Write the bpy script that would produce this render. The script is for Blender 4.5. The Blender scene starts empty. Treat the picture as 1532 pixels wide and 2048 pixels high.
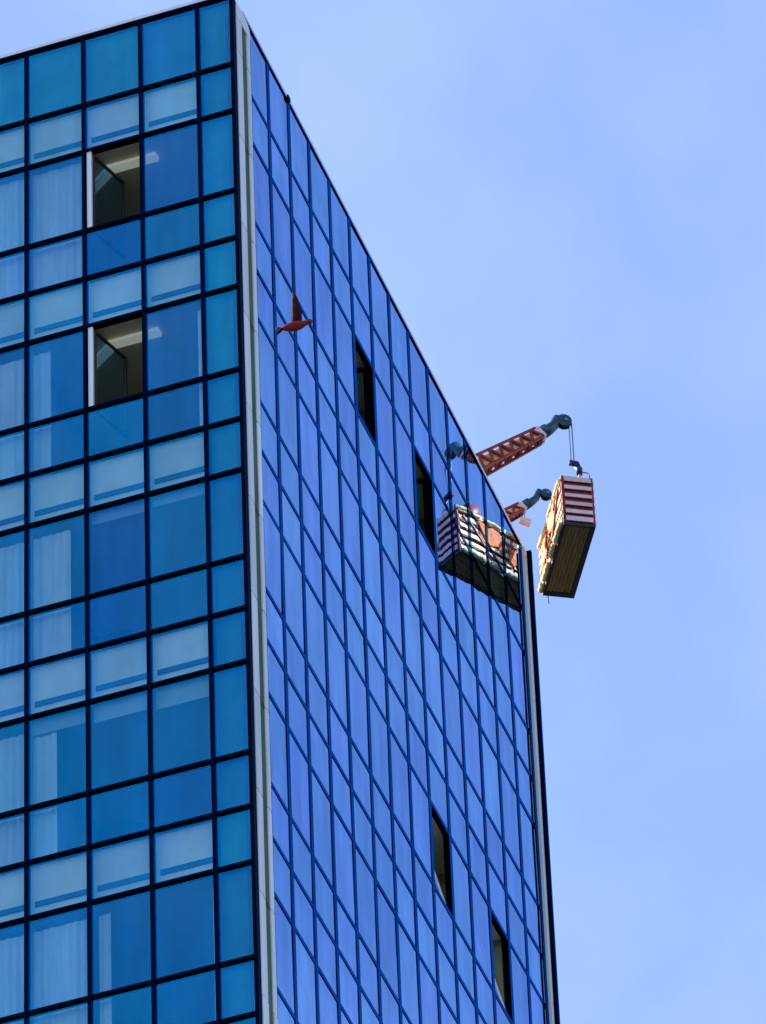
import bpy, bmesh, math, random
from mathutils import Vector, Matrix, Euler

random.seed(11)
R = math.radians
ZR = 97.55                                    # roof level of the tower
scene = bpy.context.scene

# ---------------------------------------------------------------- camera
cam_d = bpy.data.cameras.new('camera')
cam = bpy.data.objects.new('camera', cam_d)
scene.collection.objects.link(cam)
cam.location = (-86.961, -30.859, ZR - 95.955)
cam.rotation_euler = (R(132.212), R(1.812), R(-70.218))
cam_d.sensor_fit = 'HORIZONTAL'
cam_d.sensor_width = 36.0
cam_d.lens = 15171.47 / 1532 * 36
cam_d.clip_start = 1.0
cam_d.clip_end = 5000
scene.camera = cam

# ---------------------------------------------------------------- sky and sun
SUN_AZ = R(4)                                 # from +Y towards +X
SUN_EL = R(31)
world = bpy.data.worlds.new('World')
scene.world = world
world.use_nodes = True
wn = world.node_tree
wn.nodes.clear()
sky = wn.nodes.new('ShaderNodeTexSky')
sky.sky_type = 'NISHITA'
sky.sun_disc = False
sky.sun_elevation = SUN_EL
sky.sun_rotation = SUN_AZ
sky.altitude = 0
sky.air_density = 1.0
sky.dust_density = 1.2
sky.ozone_density = 2.0
bgn = wn.nodes.new('ShaderNodeBackground')
bgn.inputs['Strength'].default_value = 0.13
wo = wn.nodes.new('ShaderNodeOutputWorld')
# thin high cloud: a faint, broad mottling of the sky
tc = wn.nodes.new('ShaderNodeTexCoord')
nz = wn.nodes.new('ShaderNodeTexNoise')
nz.inputs['Scale'].default_value = 28.0
nz.inputs['Detail'].default_value = 5.0
mr = wn.nodes.new('ShaderNodeMapRange')
mr.inputs['From Min'].default_value = 0.35
mr.inputs['From Max'].default_value = 0.75
mr.inputs['To Min'].default_value = 0.0
mr.inputs['To Max'].default_value = 0.06
mixc = wn.nodes.new('ShaderNodeMix')
mixc.data_type = 'RGBA'
mixc.inputs[7].default_value = (7.5, 8.2, 9.2, 1)
wn.links.new(tc.outputs['Generated'], nz.inputs['Vector'])
wn.links.new(nz.outputs['Fac'], mr.inputs['Value'])
wn.links.new(mr.outputs['Result'], mixc.inputs[0])
wn.links.new(sky.outputs['Color'], mixc.inputs[6])
tint = wn.nodes.new('ShaderNodeMix')          # cool white balance of the whole sky
tint.data_type = 'RGBA'
tint.blend_type = 'MULTIPLY'
tint.inputs[0].default_value = 1.0
tint.inputs[7].default_value = (1.035, 1.045, 1.19, 1)
wn.links.new(mixc.outputs[2], tint.inputs[6])
wn.links.new(tint.outputs[2], bgn.inputs['Color'])
wn.links.new(bgn.outputs['Background'], wo.inputs['Surface'])

sun_d = bpy.data.lights.new('sun', 'SUN')
sun_d.energy = 5.0
sun_d.angle = R(0.5)
sun_d.color = (1.0, 0.88, 0.70)
sun = bpy.data.objects.new('sun', sun_d)
scene.collection.objects.link(sun)
sv = Vector((math.sin(SUN_AZ) * math.cos(SUN_EL), math.cos(SUN_AZ) * math.cos(SUN_EL), math.sin(SUN_EL)))
sun.rotation_euler = sv.to_track_quat('Z', 'Y').to_euler()
sun.location = (0, 0, 200)

vs = scene.view_settings
vs.view_transform = 'Standard'
vs.look = 'None'
vs.gamma = 1.0
vs.use_curve_mapping = False
vs.exposure = 1.12

# ---------------------------------------------------------------- helpers
COL = scene.collection


def link(name, mesh, parent=None, loc=(0, 0, 0), rot=(0, 0, 0)):
    o = bpy.data.objects.new(name, mesh)
    COL.objects.link(o)
    o.location = loc
    o.rotation_euler = rot
    if parent:
        o.parent = parent
    return o


def empty(name, loc=(0, 0, 0), rot=(0, 0, 0)):
    o = link(name, None, None, loc, rot)
    o.empty_display_size = 0.3
    return o


def tag(o, label=None, cat=None, group=None, kind=None):
    for k, v in (('label', label), ('category', cat), ('group', group), ('kind', kind)):
        if v:
            o[k] = v
    return o


def box(bm, a, b, mi=0):
    """axis-aligned box between corners a and b"""
    x0, y0, z0 = [min(p, q) for p, q in zip(a, b)]
    x1, y1, z1 = [max(p, q) for p, q in zip(a, b)]
    v = [bm.verts.new(p) for p in ((x0, y0, z0), (x1, y0, z0), (x1, y1, z0), (x0, y1, z0),
                                   (x0, y0, z1), (x1, y0, z1), (x1, y1, z1), (x0, y1, z1))]
    fs = []
    for f in ((0, 3, 2, 1), (4, 5, 6, 7), (0, 1, 5, 4), (1, 2, 6, 5), (2, 3, 7, 6), (3, 0, 4, 7)):
        nf = bm.faces.new([v[i] for i in f])
        nf.material_index = mi
        fs.append(nf)
    return v, fs


def frame_of(d):
    d = Vector(d).normalized()
    up = Vector((0, 0, 1)) if abs(d.z) < 0.95 else Vector((1, 0, 0))
    s = d.cross(up).normalized()
    return d, s, s.cross(d).normalized()


def bar(bm, p, q, w, h=None, w2=None, h2=None):
    """rectangular bar from p to q, optional taper"""
    h = h or w
    w2 = w2 or w
    h2 = h2 or h
    p, q = Vector(p), Vector(q)
    d, s, u = frame_of(q - p)
    vs_ = []
    for c, ww, hh in ((p, w, h), (q, w2, h2)):
        for sx, sy in ((-1, -1), (1, -1), (1, 1), (-1, 1)):
            vs_.append(bm.verts.new(c + s * sx * ww / 2 + u * sy * hh / 2))
    for f in ((3, 2, 1, 0), (4, 5, 6, 7), (0, 1, 5, 4), (1, 2, 6, 5), (2, 3, 7, 6), (3, 0, 4, 7)):
        bm.faces.new([vs_[i] for i in f])


def tube(bm, pts, rad, n=10, rads=None):
    """round tube along pts"""
    pts = [Vector(p) for p in pts]
    rings = []
    for i, p in enumerate(pts):
        a = pts[max(i - 1, 0)]
        b = pts[min(i + 1, len(pts) - 1)]
        d, s, u = frame_of(b - a)
        r = rads[i] if rads else rad
        rings.append([bm.verts.new(p + (s * math.cos(2 * math.pi * k / n) + u * math.sin(2 * math.pi * k / n)) * r) for k in range(n)])
    for r0, r1 in zip(rings, rings[1:]):
        for k in range(n):
            bm.faces.new((r0[k], r0[(k + 1) % n], r1[(k + 1) % n], r1[k]))
    bm.faces.new(rings[0][::-1])
    bm.faces.new(rings[-1])


def done(bm, name, mats, parent=None, loc=(0, 0, 0), rot=(0, 0, 0), bevel=0, smooth=False):
    if bevel:
        bmesh.ops.bevel(bm, geom=bm.edges[:], offset=bevel, segments=2, affect='EDGES', profile=0.5)
    bmesh.ops.recalc_face_normals(bm, faces=bm.faces[:])
    me = bpy.data.meshes.new(name)
    bm.to_mesh(me)
    bm.free()
    for m in (mats if isinstance(mats, (list, tuple)) else [mats]):
        me.materials.append(m)
    if smooth:
        for p in me.polygons:
            p.use_smooth = True
    return link(name, me, parent, loc, rot)


def boxobj(name, a, b, mat, parent=None, bevel=0, loc=(0, 0, 0), rot=(0, 0, 0)):
    bm = bmesh.new()
    box(bm, a, b)
    return done(bm, name, mat, parent, loc, rot, bevel)


# ---------------------------------------------------------------- materials
def mat(name, col, rough=0.6, metal=0.0, spec=0.5, var=0.15, scale=4.0, bump=0.0, stretch=(1, 1, 1)):
    m = bpy.data.materials.new(name)
    m.use_nodes = True
    nt = m.node_tree
    b = nt.nodes['Principled BSDF']
    b.inputs['Roughness'].default_value = rough
    b.inputs['Metallic'].default_value = metal
    b.inputs['Specular IOR Level'].default_value = spec
    tc = nt.nodes.new('ShaderNodeTexCoord')
    mp = nt.nodes.new('ShaderNodeMapping')
    mp.inputs['Scale'].default_value = stretch
    n = nt.nodes.new('ShaderNodeTexNoise')
    n.inputs['Scale'].default_value = scale
    n.inputs['Detail'].default_value = 6
    n.inputs['Roughness'].default_value = 0.65
    mrr = nt.nodes.new('ShaderNodeMapRange')
    mrr.inputs['From Min'].default_value = 0.3
    mrr.inputs['From Max'].default_value = 0.7
    mrr.inputs['To Min'].default_value = 1 - var
    mrr.inputs['To Max'].default_value = 1 + var * 0.6
    mx = nt.nodes.new('ShaderNodeMix')
    mx.data_type = 'RGBA'
    mx.blend_type = 'MULTIPLY'
    mx.inputs[0].default_value = 1.0
    mx.inputs[6].default_value = (*col, 1)
    nt.links.new(tc.outputs['Object'], mp.inputs['Vector'])
    nt.links.new(mp.outputs['Vector'], n.inputs['Vector'])
    nt.links.new(n.outputs['Fac'], mrr.inputs['Value'])
    oi = nt.nodes.new('ShaderNodeObjectInfo')
    om = nt.nodes.new('ShaderNodeMapRange')
    om.inputs['To Min'].default_value = 0.84
    om.inputs['To Max'].default_value = 1.06
    mul = nt.nodes.new('ShaderNodeMath')
    mul.operation = 'MULTIPLY'
    nt.links.new(oi.outputs['Random'], om.inputs['Value'])
    nt.links.new(om.outputs['Result'], mul.inputs[0])
    nt.links.new(mrr.outputs['Result'], mul.inputs[1])
    nt.links.new(mul.outputs[0], mx.inputs[7])
    nt.links.new(mx.outputs[2], b.inputs['Base Color'])
    if bump:
        bp = nt.nodes.new('ShaderNodeBump')
        bp.inputs['Strength'].default_value = bump
        bp.inputs['Distance'].default_value = 0.02
        nt.links.new(n.outputs['Fac'], bp.inputs['Height'])
        nt.links.new(bp.outputs['Normal'], b.inputs['Normal'])
    return m


def glass_mat(name, face_col, edge_col, trans_col, wave=0.0035):
    """blue solar-control glass: coloured coated reflection that grows and pales towards
    grazing angles, over a tinted see-through body"""
    m = bpy.data.materials.new(name)
    m.use_nodes = True
    nt = m.node_tree
    nt.nodes.clear()
    N = nt.nodes.new
    L = nt.links.new
    out = N('ShaderNodeOutputMaterial')
    lw = N('ShaderNodeLayerWeight')
    lw.inputs['Blend'].default_value = 0.5
    oi = N('ShaderNodeObjectInfo')
    tc = N('ShaderNodeTexCoord')
    # slow roller wave, different in each pane
    off = N('ShaderNodeVectorMath')
    off.operation = 'ADD'
    cmb = N('ShaderNodeCombineXYZ')
    mul = N('ShaderNodeMath')
    mul.operation = 'MULTIPLY'
    mul.inputs[1].default_value = 97.0
    L(oi.outputs['Random'], mul.inputs[0])
    for k in range(3):
        L(mul.outputs[0], cmb.inputs[k])
    L(tc.outputs['Object'], off.inputs[0])
    L(cmb.outputs[0], off.inputs[1])
    nz = N('ShaderNodeTexNoise')
    nz.inputs['Scale'].default_value = 1.1
    nz.inputs['Detail'].default_value = 1.0
    L(off.outputs[0], nz.inputs['Vector'])
    bp = N('ShaderNodeBump')
    bp.inputs['Strength'].default_value = 1.0
    bp.inputs['Distance'].default_value = wave
    L(nz.outputs['Fac'], bp.inputs['Height'])
    # coating colour by angle
    pw = N('ShaderNodeMapRange')
    pw.interpolation_type = 'SMOOTHSTEP'
    pw.inputs['From Min'].default_value = 0.30
    pw.inputs['From Max'].default_value = 0.92
    L(lw.outputs['Facing'], pw.inputs['Value'])
    mx = N('ShaderNodeMix')
    mx.data_type = 'RGBA'
    mx.inputs[6].default_value = (*face_col, 1)
    mx.inputs[7].default_value = (*edge_col, 1)
    L(pw.outputs[0], mx.inputs[0])
    # the coating is never quite the same from pane to pane
    hs = N('ShaderNodeHueSaturation')
    m1 = N('ShaderNodeMapRange')
    m1.inputs['To Min'].default_value = 0.482
    m1.inputs['To Max'].default_value = 0.505
    m2 = N('ShaderNodeMapRange')
    m2.inputs['To Min'].default_value = 0.92
    m2.inputs['To Max'].default_value = 1.07
    wnz = N('ShaderNodeTexWhiteNoise')
    wnz.noise_dimensions = '1D'
    L(mul.outputs[0], wnz.inputs['W'])
    L(oi.outputs['Random'], m1.inputs['Value'])
    L(wnz.outputs['Value'], m2.inputs['Value'])
    L(m1.outputs['Result'], hs.inputs['Hue'])
    L(m2.outputs['Result'], hs.inputs['Value'])
    # dirt film, streaked also to imitate uneven reflection across each pane
    dmap = N('ShaderNodeMapping')
    dmap.inputs['Scale'].default_value = (2.6, 2.6, 0.35)
    L(off.outputs[0], dmap.inputs['Vector'])
    dn = N('ShaderNodeTexNoise')
    dn.inputs['Scale'].default_value = 1.3
    dn.inputs['Detail'].default_value = 6
    L(dmap.outputs[0], dn.inputs['Vector'])
    md = N('ShaderNodeMapRange')
    md.inputs['From Min'].default_value = 0.28
    md.inputs['From Max'].default_value = 0.72
    md.inputs['To Min'].default_value = 0.84
    md.inputs['To Max'].default_value = 1.10
    L(dn.outputs['Fac'], md.inputs['Value'])
    mm = N('ShaderNodeMix')
    mm.data_type = 'RGBA'
    mm.blend_type = 'MULTIPLY'
    mm.inputs[0].default_value = 1.0
    L(mx.outputs[2], hs.inputs['Color'])
    L(hs.outputs['Color'], mm.inputs[6])
    L(md.outputs['Result'], mm.inputs[7])
    gl = N('ShaderNodeBsdfGlossy')
    gl.inputs['Roughness'].default_value = 0.015
    L(mm.outputs[2], gl.inputs['Color'])
    L(bp.outputs['Normal'], gl.inputs['Normal'])
    tr = N('ShaderNodeBsdfTransparent')
    tm = N('ShaderNodeMix')
    tm.data_type = 'RGBA'
    tm.inputs[6].default_value = (*trans_col, 1)
    tm.inputs[7].default_value = (0.0, 0.0, 0.0, 1)
    L(pw.outputs[0], tm.inputs[0])
    L(tm.outputs[2], tr.inputs['Color'])
    ad = N('ShaderNodeAddShader')
    L(gl.outputs[0], ad.inputs[0])
    L(tr.outputs[0], ad.inputs[1])
    L(ad.outputs[0], out.inputs['Surface'])
    return m


def clear_mat(name, col):
    m = bpy.data.materials.new(name)
    m.use_nodes = True
    nt = m.node_tree
    nt.nodes.clear()
    out = nt.nodes.new('ShaderNodeOutputMaterial')
    tr = nt.nodes.new('ShaderNodeBsdfTransparent')
    tr.inputs['Color'].default_value = (*col, 1)
    nt.links.new(tr.outputs[0], out.inputs['Surface'])
    return m


def metal_mat(name, face_col, edge_col, rough=0.22):
    m = bpy.data.materials.new(name)
    m.use_nodes = True
    nt = m.node_tree
    nt.nodes.clear()
    N, L = nt.nodes.new, nt.links.new
    out = N('ShaderNodeOutputMaterial')
    lw = N('ShaderNodeLayerWeight')
    lw.inputs['Blend'].default_value = 0.5
    pw = N('ShaderNodeMapRange')
    pw.interpolation_type = 'SMOOTHSTEP'
    pw.inputs['From Min'].default_value = 0.30
    pw.inputs['From Max'].default_value = 0.92
    L(lw.outputs['Facing'], pw.inputs['Value'])
    mx = N('ShaderNodeMix')
    mx.data_type = 'RGBA'
    mx.inputs[6].default_value = (*face_col, 1)
    mx.inputs[7].default_value = (*edge_col, 1)
    L(pw.outputs[0], mx.inputs[0])
    tc = N('ShaderNodeTexCoord')
    nz = N('ShaderNodeTexNoise')
    nz.inputs['Scale'].default_value = 2.0
    nz.inputs['Detail'].default_value = 5
    L(tc.outputs['Object'], nz.inputs['Vector'])
    mr_ = N('ShaderNodeMapRange')
    mr_.inputs['To Min'].default_value = rough * 0.7
    mr_.inputs['To Max'].default_value = rough * 1.4
    L(nz.outputs['Fac'], mr_.inputs['Value'])
    gl = N('ShaderNodeBsdfGlossy')
    L(mr_.outputs['Result'], gl.inputs['Roughness'])
    L(mx.outputs[2], gl.inputs['Color'])
    L(gl.outputs[0], out.inputs['Surface'])
    return m


M = {}
M['glass'] = glass_mat('blue_coated_glass', (0.0, 0.168, 0.33), (0.41, 0.58, 1.0), (0.66, 0.74, 0.70))
M['glass_back'] = clear_mat('glass_inner_face', (0.9, 0.94, 0.94))
M['frame'] = metal_mat('navy_anodised_aluminium', (0.0, 0.006, 0.018), (0.0, 0.09, 0.33))
M['joint_bar'] = metal_mat('navy_flush_glazing_bar', (0.0, 0.006, 0.018), (0.01, 0.12, 0.40), 0.04)
M['fin'] = metal_mat('black_anodised_aluminium', (0.002, 0.005, 0.010), (0.01, 0.03, 0.07))
M['spandrel'] = mat('pale_spandrel_board', (0.80, 0.76, 0.58), 0.7, 0, 0.3, 0.12, 1.5)
M['teal'] = mat('teal_backing', (0.05, 0.26, 0.19), 0.6, 0, 0.3, 0.25, 1.2)
M['slot'] = mat('dark_vent', (0.008, 0.06, 0.07), 0.6)
M['curtain'] = mat('grey_white_curtain', (0.66, 0.68, 0.64), 0.85, 0, 0.2, 0.2, 3, stretch=(1, 1, 0.2))
M['blind'] = mat('roller_blind_cloth', (0.34, 0.40, 0.40), 0.85, 0, 0.2, 0.1, 3)
M['ceiling'] = mat('ceiling_board', (0.74, 0.70, 0.54), 0.9, 0, 0.2, 0.1, 2)
M['wall_in'] = mat('olive_plaster', (0.30, 0.27, 0.15), 0.9, 0, 0.2, 0.2, 1.0)
M['floor_in'] = mat('carpet', (0.06, 0.06, 0.06), 0.95)
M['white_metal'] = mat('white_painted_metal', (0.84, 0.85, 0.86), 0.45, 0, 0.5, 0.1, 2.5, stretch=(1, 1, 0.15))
M['column'] = mat('pale_column_cladding', (0.80, 0.81, 0.78), 0.5, 0, 0.5, 0.18, 1.3, stretch=(4, 4, 0.25))
M['groove'] = mat('green_grey_recess', (0.07, 0.115, 0.075), 0.8, 0, 0.3, 0.5, 1.2, stretch=(3, 3, 0.5))  # dark green-grey tone of the groove backing
M['joint'] = mat('dark_sealant', (0.012, 0.03, 0.018), 0.8)
M['batten'] = mat('fluorescent_batten', (0.85, 0.85, 0.80), 0.5)
M['batten'].node_tree.nodes['Principled BSDF'].inputs['Emission Color'].default_value = (0.9, 1.0, 0.85, 1)
M['batten'].node_tree.nodes['Principled BSDF'].inputs['Emission Strength'].default_value = 0.09
M['bronze'] = mat('dark_bronze_frame', (0.045, 0.04, 0.025), 0.6)
M['roof'] = mat('roof_membrane', (0.25, 0.25, 0.25), 0.9, 0, 0.2, 0.2, 2)
M['concrete'] = mat('concrete', (0.33, 0.32, 0.30), 0.85, 0, 0.3, 0.25, 1.5, 0.2)
M['asphalt'] = mat('asphalt', (0.05, 0.05, 0.052), 0.9, 0, 0.3, 0.3, 0.6, 0.3)
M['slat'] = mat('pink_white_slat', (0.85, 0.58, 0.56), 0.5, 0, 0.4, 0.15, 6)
M['sunlit_slat'] = mat('sunlit_cream_slat', (0.88, 0.68, 0.36), 0.5, 0, 0.4, 0.2, 6)  # warm sunlight put into the colour of the facade-side slats
M['sunlit_red_sheet'] = mat('sunlit_red_sheet', (0.42, 0.04, 0.02), 0.5, 0, 0.4, 0.35, 5)  # brighter version of the maroon sheet, sunlight put into the colour
M['maroon'] = mat('maroon_panel', (0.26, 0.016, 0.012), 0.5, 0, 0.4, 0.35, 5)
M['orange'] = mat('orange_tarp', (0.80, 0.16, 0.02), 0.6, 0, 0.3, 0.35, 5, 0.3)
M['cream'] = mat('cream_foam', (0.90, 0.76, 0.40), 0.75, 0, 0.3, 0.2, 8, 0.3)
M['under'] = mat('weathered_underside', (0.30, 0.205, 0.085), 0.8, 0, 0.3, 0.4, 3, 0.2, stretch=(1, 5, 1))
M['black'] = mat('black_rubber', (0.008, 0.008, 0.012), 0.6)
M['red'] = mat('red_brown_paint', (0.30, 0.035, 0.018), 0.45, 0, 0.5, 0.35, 6)
M['yellow'] = mat('yellow_ochre_paint', (0.95, 0.70, 0.28), 0.5, 0, 0.4, 0.3, 7)
M['tealmetal'] = mat('dark_teal_paint', (0.012, 0.06, 0.075), 0.4, 0.0, 0.5, 0.35, 8)
M['navy'] = mat('navy_paint', (0.012, 0.012, 0.09), 0.4, 0, 0.5, 0.3, 8)
M['steel'] = mat('steel_rope', (0.22, 0.24, 0.36), 0.4, 0.5, 0.5, 0.1, 30)
M['bird'] = mat('dark_brown_feathers', (0.035, 0.005, 0.008), 0.8, 0, 0.2, 0.5, 18)
M['bird_pale'] = mat('russet_feathers', (0.26, 0.03, 0.03), 0.8, 0, 0.2, 0.5, 18)

# ---------------------------------------------------------------- ground
bm = bmesh.new()
v = [bm.verts.new(p) for p in ((-2500, -2500, 0), (2500, -2500, 0), (2500, 2500, 0), (-2500, 2500, 0))]
bm.faces.new(v)
tag(done(bm, 'ground', M['asphalt']), kind='structure')

# ---------------------------------------------------------------- the glass tower
# right facade = plane Y=0 running along +X, left facade = plane X=0 running along +Y
COLW, FIRST, PW = 0.791, 0.960, 1.0549         # corner column, first panel, panel width (right facade)
NAR, LW = 0.660, 1.0692                        # narrow corner panel, panel width (left facade)
PAR, SP, TA, SH = 1.706, 1.149, 1.922, 1.129   # parapet, spandrel, tall and short light
STOREY = SP + TA + SH
NX, NY = 14, 12
RX = [COLW, COLW + FIRST] + [COLW + FIRST + PW * i for i in range(1, NX)]     # 15 mullion lines
LY = [0.035, NAR] + [NAR + LW * i for i in range(1, NY)]
XE, YE = RX[-1] + 0.22, LY[-1] + 0.3
HZ = [0.0, -PAR]
while HZ[-1] > -ZR + 4.4:
    for h in (SP, TA, SH):
        HZ.append(HZ[-1] - h)
NROW = len(HZ) - 1
VIS = 19                                        # rows of panes that reach into view
ZBASE = ZR + HZ[-1]

tower = empty('glass_tower', (0, 0, 0))
tag(tower, 'tall blue glass office tower with dark mullion grid and pale corner column', 'tower')
MW = 0.060                                      # mullion width, left facade (front)
MR = 0.128                                      # mullion width, right facade
TH = 0.054                                      # transom height

glass_meshes = {}


def pane_mesh(w, h):
    """pane lying in local XZ, outer face towards -Y"""
    key = (round(w, 3), round(h, 3))
    if key not in glass_meshes:
        bm = bmesh.new()
        _, fs = box(bm, (-w / 2, 0, -h / 2), (w / 2, 0.024, h / 2), 1)
        fs[2].material_index = 0
        bmesh.ops.recalc_face_normals(bm, faces=bm.faces[:])
        me = bpy.data.meshes.new('glass_pane')
        bm.to_mesh(me)
        bm.free()
        me.materials.append(M['glass'])
        me.materials.append(M['glass_back'])
        glass_meshes[key] = me
    return glass_meshes[key]


def r_pane(i, j, z0, z1):
    x0, x1 = RX[i] + MR / 2, RX[i + 1] - MR / 2
    return (x0, x1, z0 - TH / 2 if j else z0 - 0.05, z1 + TH / 2)


def seen_right(i, j):
    # the right facade falls away from view lower down and further back
    return j < VIS - 0.52 * i


TURN_R = {(5, 2), (8, 2)}        # (panel, row) turned fully open inwards
TILT_R = {(8, 8), (11, 8)}       # tilted inwards at the top
TURN_L = {(2, 2), (2, 5)}

rest = bmesh.new()
for i in range(NX):
    for j in range(NROW):
        z0, z1 = ZR + HZ[j], ZR + HZ[j + 1]
        x0, x1, zt, zb = r_pane(i, j, z0, z1)
        if (i, j) in TURN_R or (i, j) in TILT_R:
            continue
        if seen_right(i, j):
            link('glass_pane', pane_mesh(x1 - x0 + 0.02, zt - zb + 0.02), tower, ((x0 + x1) / 2, 0, (zt + zb) / 2),
                 (R(random.gauss(0, 0.10)), 0, R(random.gauss(0, 0.10))))
        else:
            _, fs = box(rest, (x0, 0, zb), (x1, 0.024, zt), 1)
            fs[2].material_index = 0
for i in range(NY):
    for j in range(NROW):
        z0, z1 = ZR + HZ[j], ZR + HZ[j + 1]
        y0, y1 = LY[i] + MW / 2, LY[i + 1] - MW / 2 if i + 1 < len(LY) else YE
        zt, zb = (z0 - TH / 2 if j else z0 - 0.05), z1 + TH / 2
        if (i, j) in TURN_L:
            continue
        if i <= 4 and j < VIS - 2:
            link('glass_pane', pane_mesh(y1 - y0 + 0.02, zt - zb + 0.02), tower, (0, (y0 + y1) / 2, (zt + zb) / 2),
                 (0, R(random.gauss(0, 0.10)), R(-90 + random.gauss(0, 0.10))))
        else:
            _, fs = box(rest, (0, y0, zb), (0.024, y1, zt), 1)
            fs[5].material_index = 0
o = done(rest, 'glass_pane', [M['glass'], M['glass_back']], tower)
tag(o, kind='stuff')

# vertical mullions
for k, x in enumerate(RX):
    boxobj('vertical_mullion', (x - MR / 2, -0.012, ZBASE), (x + MR / 2, 0.10, ZR - 0.04), M['joint_bar'], tower)
for k, y in enumerate(LY[1:]):
    boxobj('vertical_mullion', (-0.040, y - 0.032, ZBASE), (0.10, y + 0.032, ZR - 0.04), M['frame'], tower)
# transoms, one bar per row and facade (the far-off lower ones joined)
low = bmesh.new()
for j in range(1, NROW + 1):
    z = ZR + HZ[j]
    a, b = (COLW + MR / 2, -0.010, z - 0.050), (XE - 0.18, 0.09, z + 0.050)
    c, d = (-0.045, 0.035, z - TH / 2), (0.09, YE - 0.05, z + TH / 2)
    if j <= VIS:
        boxobj('transom', a, b, M['joint_bar'], tower)
        boxobj('transom', c, d, M['frame'], tower)
    else:
        box(low, a, b)
        box(low, c, d)
tag(done(low, 'transom', M['frame'], tower), kind='stuff')

# dark fin that ends the left facade at the corner
boxobj('corner_fin', (-0.09, -0.035, ZBASE), (0.06, 0.03, ZR + 0.06), M['fin'], tower)
# pale corner column with a recessed groove, joints at each storey, rounded shoulder
ztop = ZR - 0.10
bm = bmesh.new()
box(bm, (0.08, -0.022, ZBASE), (COLW - 0.04, 0.16, ztop - 0.30))
done(bm, 'column_recess', M['groove'], tower)


def prism(bm, prof, y0, y1):
    a = [bm.verts.new((x, y0, z)) for x, z in prof]
    b = [bm.verts.new((x, y1, z)) for x, z in prof]
    bm.faces.new(a)
    bm.faces.new(b[::-1])
    for k in range(len(prof)):
        bm.faces.new((a[k], b[k], b[(k + 1) % len(prof)], a[(k + 1) % len(prof)]))


joints = [ZR - 1.3 - 2.1 * k for k in range(int((ZR - 6) / 2.1))]
prev = ztop - 0.34
for n_, zj in enumerate(joints + [ZBASE]):
    for (xa, xb) in ((0.066, 0.335), (0.58, COLW - 0.045)):
        bm = bmesh.new()
        box(bm, (xa, -0.05, zj + 0.006), (xb, 0.09, prev - 0.006))
        if n_ < 11:
            done(bm, 'column_strip', M['column'], tower, bevel=0.02)
        else:
            done(bm, 'column_strip', M['column'], tower)
    if n_ % 2 == 1 and n_ < 12:
        boxobj('column_joint', (0.345, -0.026, zj - 0.06), (0.570, -0.02, zj + 0.06), M['joint'], tower)
    prev = zj
bm = bmesh.new()
rr = 0.26
prof = [(0.066, ztop - 0.345), (COLW - 0.035, ztop - 0.345), (COLW - 0.035, ztop - rr)]
for k in range(1, 9):
    a = k / 8 * math.pi / 2
    prof.append((COLW - 0.035 - rr + rr * math.cos(a), ztop - rr + rr * math.sin(a)))
prof += [(0.066, ztop)]
prism(bm, prof, -0.05, 0.09)
done(bm, 'column_head', M['column'], tower, bevel=0.008)

# end of the right facade: pale reveal strip and a dark projecting fin
boxobj('end_reveal', (RX[-1] + MR / 2 + 0.002, -0.065, ZBASE), (XE - 0.02, 0.09, ZR - 0.03), M['column'], tower)
boxobj('end_fin', (XE - 0.018, -0.15, ZBASE), (XE + 0.06, 0.14, ZR - 0.02), M['frame'], tower, bevel=0.012)

# roof edge: dark capping under a pale coping added to imitate a bright halo
boxobj('roof_capping', (0.42, -0.02, ZR - 0.045), (XE - 0.03, 0.20, ZR + 0.002), M['joint_bar'], tower)
boxobj('roof_capping', (-0.05, 0.034, ZR - 0.045), (0.20, YE, ZR + 0.002), M['frame'], tower)
boxobj('halo_coping', (0.50, -0.023, ZR + 0.005), (XE - 0.05, 0.24, ZR + 0.075), M['white_metal'], tower)
boxobj('halo_coping', (-0.053, 0.30, ZR + 0.005), (0.24, YE, ZR + 0.075), M['white_metal'], tower)
boxobj('coping_bracket', (RX[2] - 0.10, -0.05, ZR - 0.03), (RX[2] + 0.02, 0.1, ZR + 0.075), M['frame'], tower, bevel=0.01)
boxobj('parapet_upstand', (0.12, 0.12, ZR - PAR + 0.02), (0.19, YE - 0.2, ZR - 0.06), M['concrete'], tower)
boxobj('parapet_upstand', (0.20, 0.12, ZR - PAR + 0.02), (XE - 0.2, 0.19, ZR - 0.06), M['teal'], tower)
boxobj('roof_deck', (0.26, 0.26, ZR - 0.45), (XE - 0.1, YE - 0.1, ZR - 0.15), M['roof'], tower)

# remaining two sides and the core (never in view, they close the volume)
boxobj('rear_wall', (XE - 0.12, 0.16, ZBASE), (XE + 0.04, YE, ZR - 0.05), M['concrete'], tower)
boxobj('rear_wall', (0.12, YE - 0.05, ZBASE), (XE - 0.13, YE + 0.1, ZR - 0.05), M['concrete'], tower)
boxobj('podium', (-0.4, -0.4, 0.0), (XE + 0.4, YE + 0.4, ZBASE - 0.002), M['concrete'], tower)
boxobj('service_core', (5.2, 5.2, ZBASE), (XE - 0.6, YE - 0.6, ZR - 0.5), M['concrete'], tower)

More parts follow.
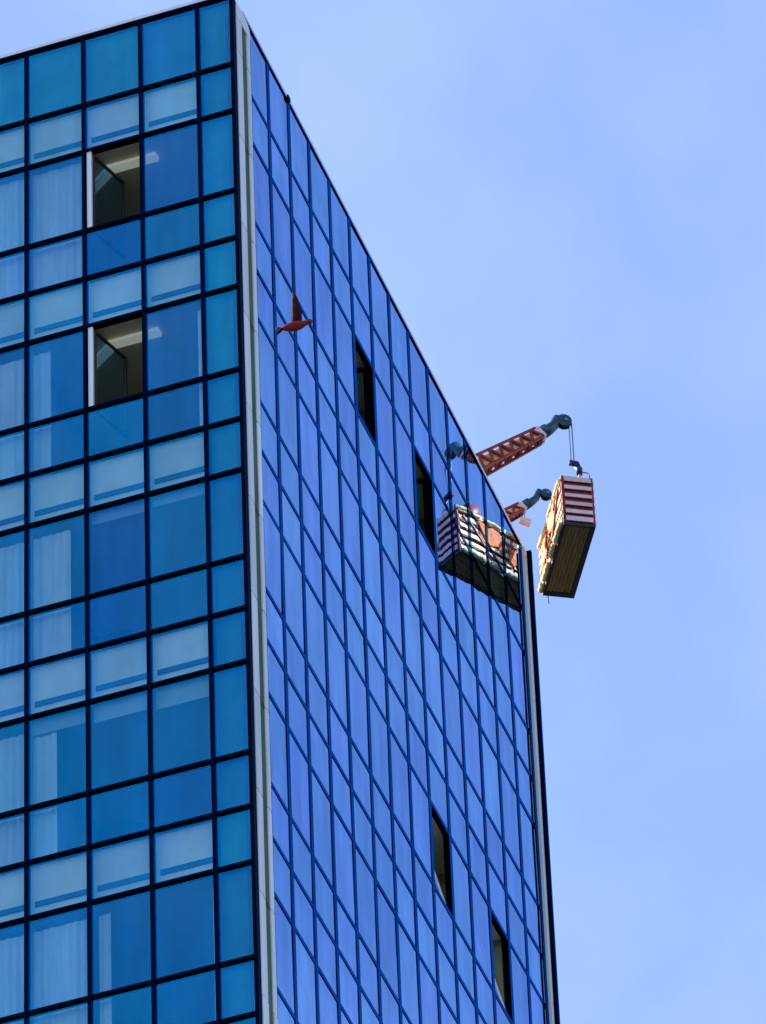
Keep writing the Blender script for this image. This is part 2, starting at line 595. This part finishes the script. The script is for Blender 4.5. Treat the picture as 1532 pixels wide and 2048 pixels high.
# interiors, storey by storey
NST = 7
for s in range(NST):
    zs = ZR + HZ[1 + 3 * s]              # top of the spandrel
    zc = zs - SP                         # ceiling line
    zf = zs - STOREY                     # floor line
    boxobj('floor_slab', (0.13, 0.13, zf - 0.02), (XE - 0.15, YE - 0.1, zf - 0.22), M['floor_in'], tower)
    boxobj('ceiling', (0.12, 0.12, zc + 0.07), (XE - 0.16, YE - 0.11, zc + 0.13), M['ceiling'], tower)
    # parapet row backing sits above the first storey
    # partitions: depth walls and a corridor wall
    boxobj('corridor_wall', (3.1, 3.2, zf), (3.2, YE - 0.2, zc + 0.068), M['wall_in'], tower)
    boxobj('corridor_wall', (3.22, 3.1, zf), (XE - 0.2, 3.19, zc + 0.068), M['wall_in'], tower)
    for y in (LY[1] + 0.0, LY[4], LY[7], LY[10]):
        boxobj('partition_wall', (0.13, y - 0.05, zf), (3.09, y + 0.05, zc + 0.068), M['wall_in'], tower)
    for x in (RX[4], RX[7], RX[10], RX[12]):
        boxobj('partition_wall', (x - 0.05, 0.13, zf), (x + 0.05, 3.09, zc + 0.068), M['wall_in'], tower)
    # spandrel boards behind the glass with a dark vent slot near the foot
    for i in range(1, 5):
        y0, y1 = LY[i] + MW / 2 + 0.01, LY[i + 1] - MW / 2 - 0.01
        sb = boxobj('spandrel_board', (0.10, y0 - 0.03, zc + 0.09), (0.118, y1 + 0.03, zs - 0.03), M['spandrel'], tower)
        boxobj('vent_slot', (0.07, y0 + 0.02, zc + 0.275), (0.099, y1 - 0.07, zc + 0.375), M['slot'], sb)
    boxobj('spandrel_board', (0.10, 0.12, zf + 0.05), (0.118, LY[1] - 0.06, zs - 0.03), M['teal'], tower)
    if s == 0:
        for i in range(0, 5):
            boxobj('parapet_board', (0.10, LY[i] + 0.08, zs + 0.05), (0.118, LY[i + 1] - 0.04, ZR - 0.07), M['teal'], tower)
    boxobj('spandrel_board', (COLW + 0.1, 0.10, zc + 0.16), (XE - 0.2, 0.118, zs - 0.03), M['teal'], tower)


def curtain(y0, y1, z0, z1, x=0.17, m='curtain'):
    bm = bmesh.new()
    n = max(6, int((y1 - y0) / 0.02))
    f, b = [], []
    ph = random.random() * 6
    for k in range(n + 1):
        y = y0 + (y1 - y0) * k / n
        dx = 0.009 * math.sin(y * 46 + ph) + 0.008 * math.sin(y * 17 + ph * 2)
        f.append([bm.verts.new((x + dx, y, z)) for z in (z0, z1)])
        b.append([bm.verts.new((x + dx + 0.006, y, z)) for z in (z0, z1)])
    for k in range(n):
        bm.faces.new((f[k][0], f[k + 1][0], f[k + 1][1], f[k][1]))
        bm.faces.new((b[k + 1][0], b[k][0], b[k][1], b[k + 1][1]))
        for t in (0, 1):
            bm.faces.new((f[k][t], b[k][t], b[k + 1][t], f[k + 1][t]))
    for e in (0, n):
        bm.faces.new((f[e][0], f[e][1], b[e][1], b[e][0]))
    return done(bm, 'curtain', M[m], tower)


def storey_z(s):
    zs = ZR + HZ[1 + 3 * s]
    return zs - SP, zs - SP - TA, zs - STOREY


def curt(i, s, f0, f1, top=0.16):
    """curtain in left-facade panel i, storey s, from fraction f0 to f1 counted from its far jamb"""
    zc, zm, zf = storey_z(s)
    ya, yb = LY[i + 1] - 0.04, LY[i] + 0.04
    y1, y0 = ya + (yb - ya) * f0, ya + (yb - ya) * f1
    curtain(y0, y1, zf + 0.03, zc - top)


for s, i, f0, f1 in ((0, 4, 0, 1), (0, 3, 0, 1), (1, 4, 0, 1), (1, 3, 0.0, 0.33), (1, 1, 0.87, 1.0), (2, 4, 0, 1), (2, 3, 0, .68),
                     (3, 4, 0, 1), (3, 3, 0, .42), (3, 1, 0.93, 1.0), (4, 4, 0, 1), (4, 3, 0, 1), (4, 2, 0.05, .26), (4, 1, 0.92, 1.0),
                     (5, 3, 0, 1), (5, 4, 0, 1), (5, 2, 0, .3)):
    curt(i, s, f0, f1, 0.16 if s else 0.05)
for s, i, d in ((3, 1, 0.42), (3, 2, 0.36), (3, 3, 0.30), (2, 1, 0.2), (2, 2, 0.24)):
    zc, zm, zf = storey_z(s)
    boxobj('roller_blind', (0.125, LY[i] + 0.05, zc - d), (0.131, LY[i + 1] - 0.05, zc + 0.06), M['blind'], tower)


# ---- opened windows
def sash(w, h, frame_m, st=0.07):
    """sash in local XZ: origin at the lower hinge corner, X along the width, outer face -Y"""
    root = empty('window_sash')
    root.parent = tower
    for nm, a, b in (('sash_stile', (0, 0, 0), (st, 0.06, h)), ('sash_stile', (w - st, 0, 0), (w, 0.06, h)),
                     ('sash_rail', (st + 0.001, 0, 0), (w - st - 0.001, 0.06, st)), ('sash_rail', (st + 0.001, 0, h - st), (w - st - 0.001, 0.06, h))):
        boxobj(nm, a, b, frame_m, root, bevel=0.006)
    g = link('sash_glass', pane_mesh(w - 2 * st + 0.01, h - 2 * st + 0.01), root, (w / 2, 0.02, h / 2))
    return root


def opening_z(j):
    return ZR + HZ[j + 1] + TH / 2 + 0.005, ZR + HZ[j] - TH / 2 - 0.005


for (i, j) in TURN_L:
    zb, zt = opening_z(j)
    y0, y1 = LY[i] + MW / 2 + 0.01, LY[i + 1] - MW / 2 - 0.01
    # outer frame strip on the hinge side, white inner lining
    boxobj('window_lining', (-0.01, y1 - 0.095, zb), (0.05, y1 - 0.012, zt), M['white_metal'], tower)
    sr = sash(y1 - y0 - 0.10, zt - zb - 0.02, M['bronze'], 0.05)
    sr.location = (0.06, y1 - 0.11, zb + 0.01)
    sr.rotation_euler = (0, 0, R(-90 + 73))
    boxobj('ceiling_light', (0.50, y0 - 0.10, ZR + HZ[j] + 0.0), (0.68, y1 - 0.16, ZR + HZ[j] + 0.066), M['batten'], tower)
for (i, j) in TURN_R:
    zb, zt = opening_z(j)
    x0, x1 = RX[i] + MR / 2 + 0.01, RX[i + 1] - MR / 2 - 0.01
    sr = sash(x1 - x0, zt - zb - 0.02, M['fin'])
    # hinged on the far jamb, swung into the room
    sr.location = (x1 - 0.02, 0.08, zb + 0.01)
    sr.rotation_euler = (0, 0, R(90 + 12))
for (i, j) in TILT_R:
    zb, zt = opening_z(j)
    x0, x1 = RX[i] + MR / 2 + 0.01, RX[i + 1] - MR / 2 - 0.01
    sr = sash(x1 - x0, zt - zb - 0.02, M['white_metal'], 0.20)
    sr.location = (x0, 0.03, zb + 0.01)
    sr.rotation_euler = (R(-12.5), 0, 0)

# ---------------------------------------------------------------- roof crane with two jibs
Lx, Ly = math.cos(R(30.3)), math.sin(R(30.3))   # along the cradle
Ov = Vector((Ly, -Lx, 0))                        # outwards from the facade
Lv = Vector((Lx, Ly, 0))
NIB = Vector((14.92, -1.05, ZR - 0.27))          # cradle corner: near end, facade side, floor
CL, CW, CH = 2.05, 0.62, 1.22

crane = empty('roof_crane', (14.5, 1.4, ZR - 0.15))
tag(crane, 'red and teal twin jib facade maintenance crane leaning over the roof edge', 'crane')


def cpart(bm, name, m, smooth=False, parent=None, bevel=0):
    o = done(bm, name, m, None, smooth=smooth, bevel=bevel)
    par = parent or crane
    o.parent = par
    off = Vector(crane.location)
    o.location = -off if par is crane else (0, 0, 0)
    return o


def jib(tip, first):
    tip = Vector(tip)
    q = 1.0 if first else 0.72
    slope = 0.80
    d = (Ov + Vector((0, 0, slope))).normalized()
    side = Lv
    up = d.cross(side)
    if up.z < 0:
        up = -up
    base = tip - d * 3.45
    # inner box beam, tapering
    bm = bmesh.new()
    bar(bm, base, tip - d * 0.62, 0.22 * q, 0.27 * q, 0.16 * q, 0.18 * q)
    boom = cpart(bm, 'jib_beam', M['yellow'], bevel=0.01)
    # chords
    for sx in (-1, 1):
        for sy in (-1, 1):
            bm = bmesh.new()
            a = base + side * sx * 0.18 * q + up * sy * 0.20 * q
            b = tip - d * 0.70 + side * sx * 0.11 * q + up * sy * 0.12 * q
            bar(bm, a, b, 0.045)
            cpart(bm, 'jib_chord', M['red'])
    # zigzag lacing on both sides and on the belly
    nb = 21
    for k in range(nb):
        t0, t1 = k / nb, (k + 1) / nb

        def pt(t, sx, sy):
            c = base + (tip - d * 0.70 - base) * t
            return c + side * sx * (0.18 - 0.07 * t) * q + up * sy * (0.20 - 0.08 * t) * q
        sgn = 1 if k % 2 else -1
        for sx in (-1, 1):
            bm = bmesh.new()
            bar(bm, pt(t0, sx, -sgn), pt(t1, sx, sgn), 0.05 * q)
            cpart(bm, 'jib_lacing', M['maroon'])
        bm = bmesh.new()
        bar(bm, pt(t0, -sgn, -1), pt(t1, sgn, -1), 0.05 * q)
        cpart(bm, 'jib_lacing', M['maroon'])
    # collar and tapered teal head with a bent nose
    bm = bmesh.new()
    bar(bm, tip - d * 0.76, tip - d * 0.62, 0.25 * q, 0.27 * q)
    cpart(bm, 'jib_collar', M['slat'], bevel=0.008)
    bm = bmesh.new()
    n0, n1, n2 = tip - d * 0.63, tip - d * 0.42, tip - Ov * 0.12 + Vector((0, 0, 0.05))
    tube(bm, [n0, n1 + up * 0.02, tip - d * 0.25 + up * 0.05, n2 + up * 0.05], 0.1, 10, [0.120 * q, 0.115 * q, 0.10 * q, 0.085 * q])
    head = cpart(bm, 'jib_head', M['tealmetal'], True)
    # bracket lumps on the head
    bm = bmesh.new()
    bar(bm, tip - d * 0.58 + up * 0.11 * q, tip - d * 0.42 + up * 0.12 * q, 0.10, 0.07)
    cpart(bm, 'jib_head_bracket', M['tealmetal'], bevel=0.01)
    # sheave between cheek plates
    bm = bmesh.new()
    n = 18
    for o_, r_ in ((0.03, 0.12 * q),):
        tube(bm, [tip - side * o_, tip + side * o_], r_, n)
    cpart(bm, 'sheave', M['black'])
    for s in (-1, 1):
        bm = bmesh.new()
        tube(bm, [tip - Ov * 0.03 + side * s * 0.045, tip - Ov * 0.03 + side * s * 0.065], 0.145 * q, 14)
        cpart(bm, 'cheek_plate', M['tealmetal'])
    bm = bmesh.new()
    tube(bm, [tip - side * 0.09, tip + side * 0.09], 0.035, 8)
    cpart(bm, 'sheave_pin', M['steel'])
    bm = bmesh.new()
    hp = []
    for k in range(13):
        t = k / 12
        hp.append(base + (tip - d * 0.66 - base) * t - up * ((0.22 - 0.085 * t) * q + 0.03 * abs(math.sin(t * 9.42))) + side * 0.04)
    tube(bm, hp, 0.014, 6)
    cpart(bm, 'hydraulic_hose', M['black'], True)
    # luffing strut from the carriage
    bm = bmesh.new()
    tube(bm, [base + d * 1.0 - up * 0.17, Vector((base.x, base.y, ZR + 0.05)) + Ov * 0.45], 0.045, 8)
    cpart(bm, 'luffing_cylinder', M['steel'])
    return base, d, up


rope_x = (0.12, CL - 0.13)
ctr0 = NIB + Ov * CW / 2
bases = []
for k, rx in enumerate(rope_x):
    foot = ctr0 + Lv * rx
    tip = Vector((foot.x, foot.y, ZR + (2.46, 2.20)[k])) - Ov * 0.12
    base, d, up = jib(tip, k == 0)
    bases.append(base)
    top = tip + Ov * 0.12
    hook_z = NIB.z + CH + 0.44
    bm = bmesh.new()
    tube(bm, [top, (top.x, top.y, hook_z)], 0.013, 6)
    cpart(bm, 'hoist_rope', M['steel'])
    bm = bmesh.new()
    tube(bm, [top - Ov * 0.05 + Lv * 0.03, (top.x - Ov.x * 0.05 + Lv.x * 0.03, top.y - Ov.y * 0.05 + Lv.y * 0.03, hook_z)], 0.010, 6)
    cpart(bm, 'power_cable', M['navy'])
    # hook block: two leaning plates, a swivel and a hook
    bm = bmesh.new()
    c = Vector((top.x, top.y, hook_z))
    tube(bm, [c - Ov * 0.10 + Vector((0, 0, 0.02)), c + Ov * 0.06 + Vector((0, 0, 0.0))], 0.06, 10)
    tube(bm, [c + Ov * 0.03, c + Ov * 0.09 - Vector((0, 0, 0.14)), c + Ov * 0.09 - Vector((0, 0, 0.27))], 0.06, 10, [0.075, 0.07, 0.055])
    cpart(bm, 'hook_block', M['navy'], True)
    bm = bmesh.new()
    tube(bm, [c + Ov * 0.09 - Vector((0, 0, 0.26)), c + Ov * 0.08 - Vector((0, 0, 0.42))], 0.03, 8)
    cpart(bm, 'hook', M['slat'], True)
# limit-switch weight that hangs under the farther jib head
c = bases[1] + (Ov + Vector((0, 0, 0.8))).normalized() * 2.85 - Vector((0, 0, 0.36))
bm = bmesh.new()
tube(bm, [c, c + Vector((0, 0, 0.3))], 0.012, 6)
tube(bm, [c - Vector((0, 0, 0.06)) + Ov * 0.1, c - Ov * 0.10], 0.08, 10, [0.09, 0.075])
cpart(bm, 'limit_weight', M['slat'])
# carriage: cross-beam, turret and rail wheels on the roof deck
bm = bmesh.new()
b0 = bases[0] - Lv * 0.3
b1 = bases[1] + Lv * 0.2
bar(bm, b0, b1, 0.34, 0.30)
cpart(bm, 'cross_beam', M['red'], bevel=0.02)
mid = (bases[0] + bases[1]) / 2
bm = bmesh.new()
bar(bm, (mid.x, mid.y, ZR - 0.15), (mid.x, mid.y, bases[0].z - 0.1), 0.5, 0.5)
cpart(bm, 'turret', M['tealmetal'], bevel=0.03)

# ---------------------------------------------------------------- the cradle
cr = empty('cleaning_cradle', NIB, (0, 0, R(30.3)))
tag(cr, 'slatted pink and maroon window cleaning cradle hanging on ropes from the crane', 'cradle')
# local: x along, y from 0 (facade side) to -CW (outer side), z up
T = 0.03
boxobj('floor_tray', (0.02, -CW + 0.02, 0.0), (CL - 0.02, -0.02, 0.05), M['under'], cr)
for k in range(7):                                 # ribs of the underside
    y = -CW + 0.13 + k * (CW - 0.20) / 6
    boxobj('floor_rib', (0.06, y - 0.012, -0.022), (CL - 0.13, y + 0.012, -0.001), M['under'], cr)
for nm, a, b in (('base_rail', (0, -CW, -0.03), (CL, -CW + 0.10, 0.045)), ('base_rail', (CL - 0.12, -CW + 0.102, -0.03), (CL, -0.002, 0.045)),
                 ('base_rail', (0, -0.05, -0.03), (CL - 0.122, 0, 0.045)), ('base_rail', (0, -CW + 0.102, -0.03), (0.03, -0.052, 0.045))):
    boxobj(nm, a, b, M['black'], cr, bevel=0.006)
for x in (0.0, CL - 0.05):
    for y in (-CW, -0.05):
        boxobj('corner_post', (x, y, 0.046), (x + 0.05, y + 0.05, CH), M['maroon'], cr, bevel=0.006)
for x in (CL * 0.33, CL * 0.66):
    for y in (-CW + 0.012, -0.047):
        boxobj('side_post', (x - 0.025, y, 0.052), (x + 0.025, y + 0.035, CH - 0.02), M['maroon'], cr, bevel=0.005)
# maroon infill sheets behind the slats, facade side coloured brighter as if sunlit
for a, b in (((0.052, -CW + 0.05, 0.052), (CL - 0.052, -CW + 0.056, CH - 0.06)), ((0.052, -0.056, 0.052), (CL - 0.052, -0.05, CH - 0.06)),
             ((0.03, -CW + 0.058, 0.052), (0.036, -0.058, CH - 0.06)), ((CL - 0.036, -CW + 0.058, 0.052), (CL - 0.03, -0.058, CH - 0.06))):
    boxobj('infill_sheet', a, b, M['sunlit_red_sheet'] if a[1] == -0.056 else M['maroon'], cr)
nsl = 6
for k in range(nsl):
    z = 0.07 + k * (CH - 0.10) / (nsl - 0.45)
    h = 0.092 if k else 0.12
    j = lambda: random.uniform(-0.006, 0.006)
    boxobj('slat', (-0.022, -CW + 0.04, z + j()), (0.0, -0.055, z + h + j()), M['slat'], cr, bevel=0.006)
    boxobj('slat', (CL, -CW + 0.03, z + j()), (CL + 0.02, -0.03, z + h + j()), M['slat'], cr, bevel=0.006)
    boxobj('slat', (0.04, -CW - 0.022, z + j()), (CL - 0.04, -CW - 0.001, z + h + j()), M['slat'], cr, bevel=0.006)
    # facade side: the slats come in three lengths between the posts
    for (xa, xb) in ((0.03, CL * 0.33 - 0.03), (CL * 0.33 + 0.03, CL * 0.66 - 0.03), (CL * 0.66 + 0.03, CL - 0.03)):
        boxobj('slat', (xa, 0.001, z + j()), (xb, 0.024, z + h + j()), M['sunlit_slat'], cr, bevel=0.006)
# diagonal braces on the facade side
for p, q in (((0.12, 0.04, 0.95), (CL * 0.42, 0.04, 0.22)), ((CL * 0.55, 0.04, 0.95), (CL * 0.75, 0.04, 0.20))):
    bm = bmesh.new()
    bar(bm, p, q, 0.04, 0.03)
    done(bm, 'brace', M['red'], cr)
# cream foam bumpers, two lumpy rolls along the facade side
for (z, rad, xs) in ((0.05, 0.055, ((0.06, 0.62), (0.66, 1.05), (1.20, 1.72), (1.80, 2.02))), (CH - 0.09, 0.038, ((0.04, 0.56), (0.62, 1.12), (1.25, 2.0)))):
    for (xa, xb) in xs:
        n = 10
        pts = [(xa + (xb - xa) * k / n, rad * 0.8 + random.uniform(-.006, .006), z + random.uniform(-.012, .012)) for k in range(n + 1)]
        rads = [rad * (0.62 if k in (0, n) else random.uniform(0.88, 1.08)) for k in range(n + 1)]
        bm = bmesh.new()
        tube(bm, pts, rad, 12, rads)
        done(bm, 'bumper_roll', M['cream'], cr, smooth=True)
# orange tarpaulin bundle slung over the rail: crumpled sheet with thickness
def tarp(x0, x1, z0, z1, seed):
    rnd = random.Random(seed)
    bm = bmesh.new()
    nx, nz_ = 10, 9
    fr, bk = {}, {}
    for a in range(nx + 1):
        for b in range(nz_ + 1):
            x = x0 + (x1 - x0) * a / nx + rnd.uniform(-.015, .015)
            z = z0 + (z1 - z0) * b / nz_ + rnd.uniform(-.02, .02) + 0.05 * math.sin(a * 1.1 + seed)
            y = 0.045 + 0.018 * math.sin(a * 2.1 + b * 0.4) + rnd.uniform(0, .015)
            fr[a, b] = bm.verts.new((x, y, z))
            bk[a, b] = bm.verts.new((x, y - 0.012, z))
    for a in range(nx):
        for b in range(nz_):
            bm.faces.new((fr[a, b], fr[a, b + 1], fr[a + 1, b + 1], fr[a + 1, b]))
            bm.faces.new((bk[a, b], bk[a + 1, b], bk[a + 1, b + 1], bk[a, b + 1]))
    for a in range(nx):
        for b in (0, nz_):
            bm.faces.new((fr[a, b], fr[a + 1, b], bk[a + 1, b], bk[a, b]))
    for b in range(nz_):
        for a in (0, nx):
            bm.faces.new((fr[a, b], bk[a, b], bk[a, b + 1], fr[a, b + 1]))
    return done(bm, 'tarpaulin', M['orange'], cr, smooth=True)


tarp(0.50, 1.15, 0.52, 0.98, 1)
tarp(1.24, 1.75, 0.34, 0.74, 3)
# red-brown hoist drum standing up from the rail
bm = bmesh.new()
tube(bm, [(0.50, -0.20, CH - 0.12), (0.50, -0.20, CH + 0.12), (0.50, -0.20, CH + 0.26), (0.50, -0.20, CH + 0.33)], 0.2, 14, [0.20, 0.21, 0.17, 0.07])
done(bm, 'hoist_drum', M['red'], cr, smooth=True)
boxobj('hoist_foot', (0.36, -0.36, 0.052), (0.64, -0.07, CH - 0.10), M['maroon'], cr, bevel=0.02)
boxobj('control_box', (0.06, -0.24, CH - 0.05), (0.24, -0.10, CH + 0.07), M['black'], cr, bevel=0.03)
# rope stirrups and the hoop at both ends
for rx in rope_x:
    bm = bmesh.new()
    c = -CW / 2
    tube(bm, [(rx, -0.07, CH - 0.05), (rx, c + 0.10, CH + 0.06), (rx, c, CH + 0.09), (rx, c - 0.10, CH + 0.06), (rx, -CW + 0.06, CH - 0.05)], 0.022, 8)
    done(bm, 'stirrup', M['slat'], cr, smooth=True)
    bm = bmesh.new()
    tube(bm, [(rx, c - 0.08, CH + 0.02), (rx, c - 0.08, CH + 0.20), (rx, c - 0.11, CH + 0.24), (rx, -CW + 0.07, CH + 0.24),
              (rx, -CW + 0.03, CH + 0.20), (rx, -CW + 0.03, CH - 0.03)], 0.014, 8)
    done(bm, 'hoop_rail', M['steel'], cr, smooth=True)
# top rails
for a, b in (((0.052, -0.045, CH - 0.055), (CL - 0.052, -0.005, CH)), ((0.052, -CW + 0.005, CH - 0.055), (CL - 0.052, -CW + 0.045, CH)),
             ((0.005, -CW + 0.052, CH - 0.055), (0.045, -0.052, CH)), ((CL - 0.045, -CW + 0.052, CH - 0.055), (CL - 0.005, -0.052, CH))):
    boxobj('top_rail', a, b, M['slat'], cr, bevel=0.006)
# tie-rope end dangling under the far end
bm = bmesh.new()
tube(bm, [(CL - 0.05, -0.10, -0.03), (CL - 0.04, -0.10, -0.16), (CL - 0.05, -0.11, -0.26)], 0.012, 6)
done(bm, 'tag_line', M['black'], cr)

# ---------------------------------------------------------------- the bird
def bird(loc, rot, scale):
    root = empty('flying_bird', loc, rot)
    root.scale = (scale,) * 3
    tag(root, 'dark russet bird in flight with a wing raised, before the glass facade', 'bird')
    # body: one lathed spindle, head at +x, tail end at -x
    bm = bmesh.new()
    prof = [(-0.46, 0.02, 0), (-0.36, 0.085, 0.0), (-0.22, 0.13, 0), (-0.05, 0.155, 0.0), (0.12, 0.14, 0.01), (0.26, 0.09, 0.03),
            (0.33, 0.075, 0.045), (0.40, 0.092, 0.055), (0.46, 0.082, 0.055), (0.50, 0.045, 0.05), (0.515, 0.014, 0.045)]
    tube(bm, [(x, 0, z) for x, r, z in prof], 0.1, 12, [r for x, r, z in prof])
    done(bm, 'body', M['bird_pale'], root, smooth=True)
    bm = bmesh.new()
    tube(bm, [(0.505, 0, 0.045), (0.545, 0, 0.035), (0.57, 0, 0.02)], 0.01, 8, [0.016, 0.011, 0.002])
    done(bm, 'beak', M['black'], root, smooth=True)

    def blade(name, spine, m):
        """feathered blade: list of (centre, half-chord vector, thickness)"""
        bm = bmesh.new()
        rows = []
        for c, h, t in spine:
            c, h = Vector(c), Vector(h)
            rows.append([bm.verts.new(c + h), bm.verts.new(c + h * 0.3 + Vector((0, t, 0))), bm.verts.new(c - h),
                         bm.verts.new(c + h * 0.3 - Vector((0, t, 0)))])
        for a, b in zip(rows, rows[1:]):
            for k in range(4):
                bm.faces.new((a[k], a[(k + 1) % 4], b[(k + 1) % 4], b[k]))
        bm.faces.new(rows[0])
        bm.faces.new(rows[-1][::-1])
        return done(bm, name, m, root, smooth=True)
    for s in (-1, 1):
        blade('wing', [((0.02, 0.06 * s, 0.05), (0.15, 0, 0.0), 0.02), ((0.09, 0.10 * s, 0.30), (0.17, 0, 0.01), 0.03),
                       ((0.14, 0.12 * s, 0.60), (0.14, 0, 0.03), 0.02), ((0.17, 0.13 * s, 0.90), (0.09, 0, 0.04), 0.012),
                       ((0.17, 0.13 * s, 1.16), (0.02, 0, 0.02), 0.003)], M['bird'])
        blade('tail_feathers', [((-0.40, 0.02 * s, 0.0), (0, 0, 0.045), 0.03), ((-0.50, 0.05 * s, 0.06 * s - 0.02), (0.0, 0, 0.075), 0.04),
                                ((-0.62, 0.08 * s, 0.13 * s - 0.04), (0.02, 0, 0.08), 0.02)], M['bird'])
    blade('feet', [((-0.18, 0, -0.07), (0.03, 0, 0), 0.012), ((-0.27, 0, -0.12), (0.012, 0, 0), 0.006)], M['black'])
    return root


C = Vector(cam.location)
target = Vector((2.856, 0, ZR - 5.47))
bpos = C + (target - C) * 0.86
bird(bpos, (R(8), R(-12), R(-72)), 0.50)
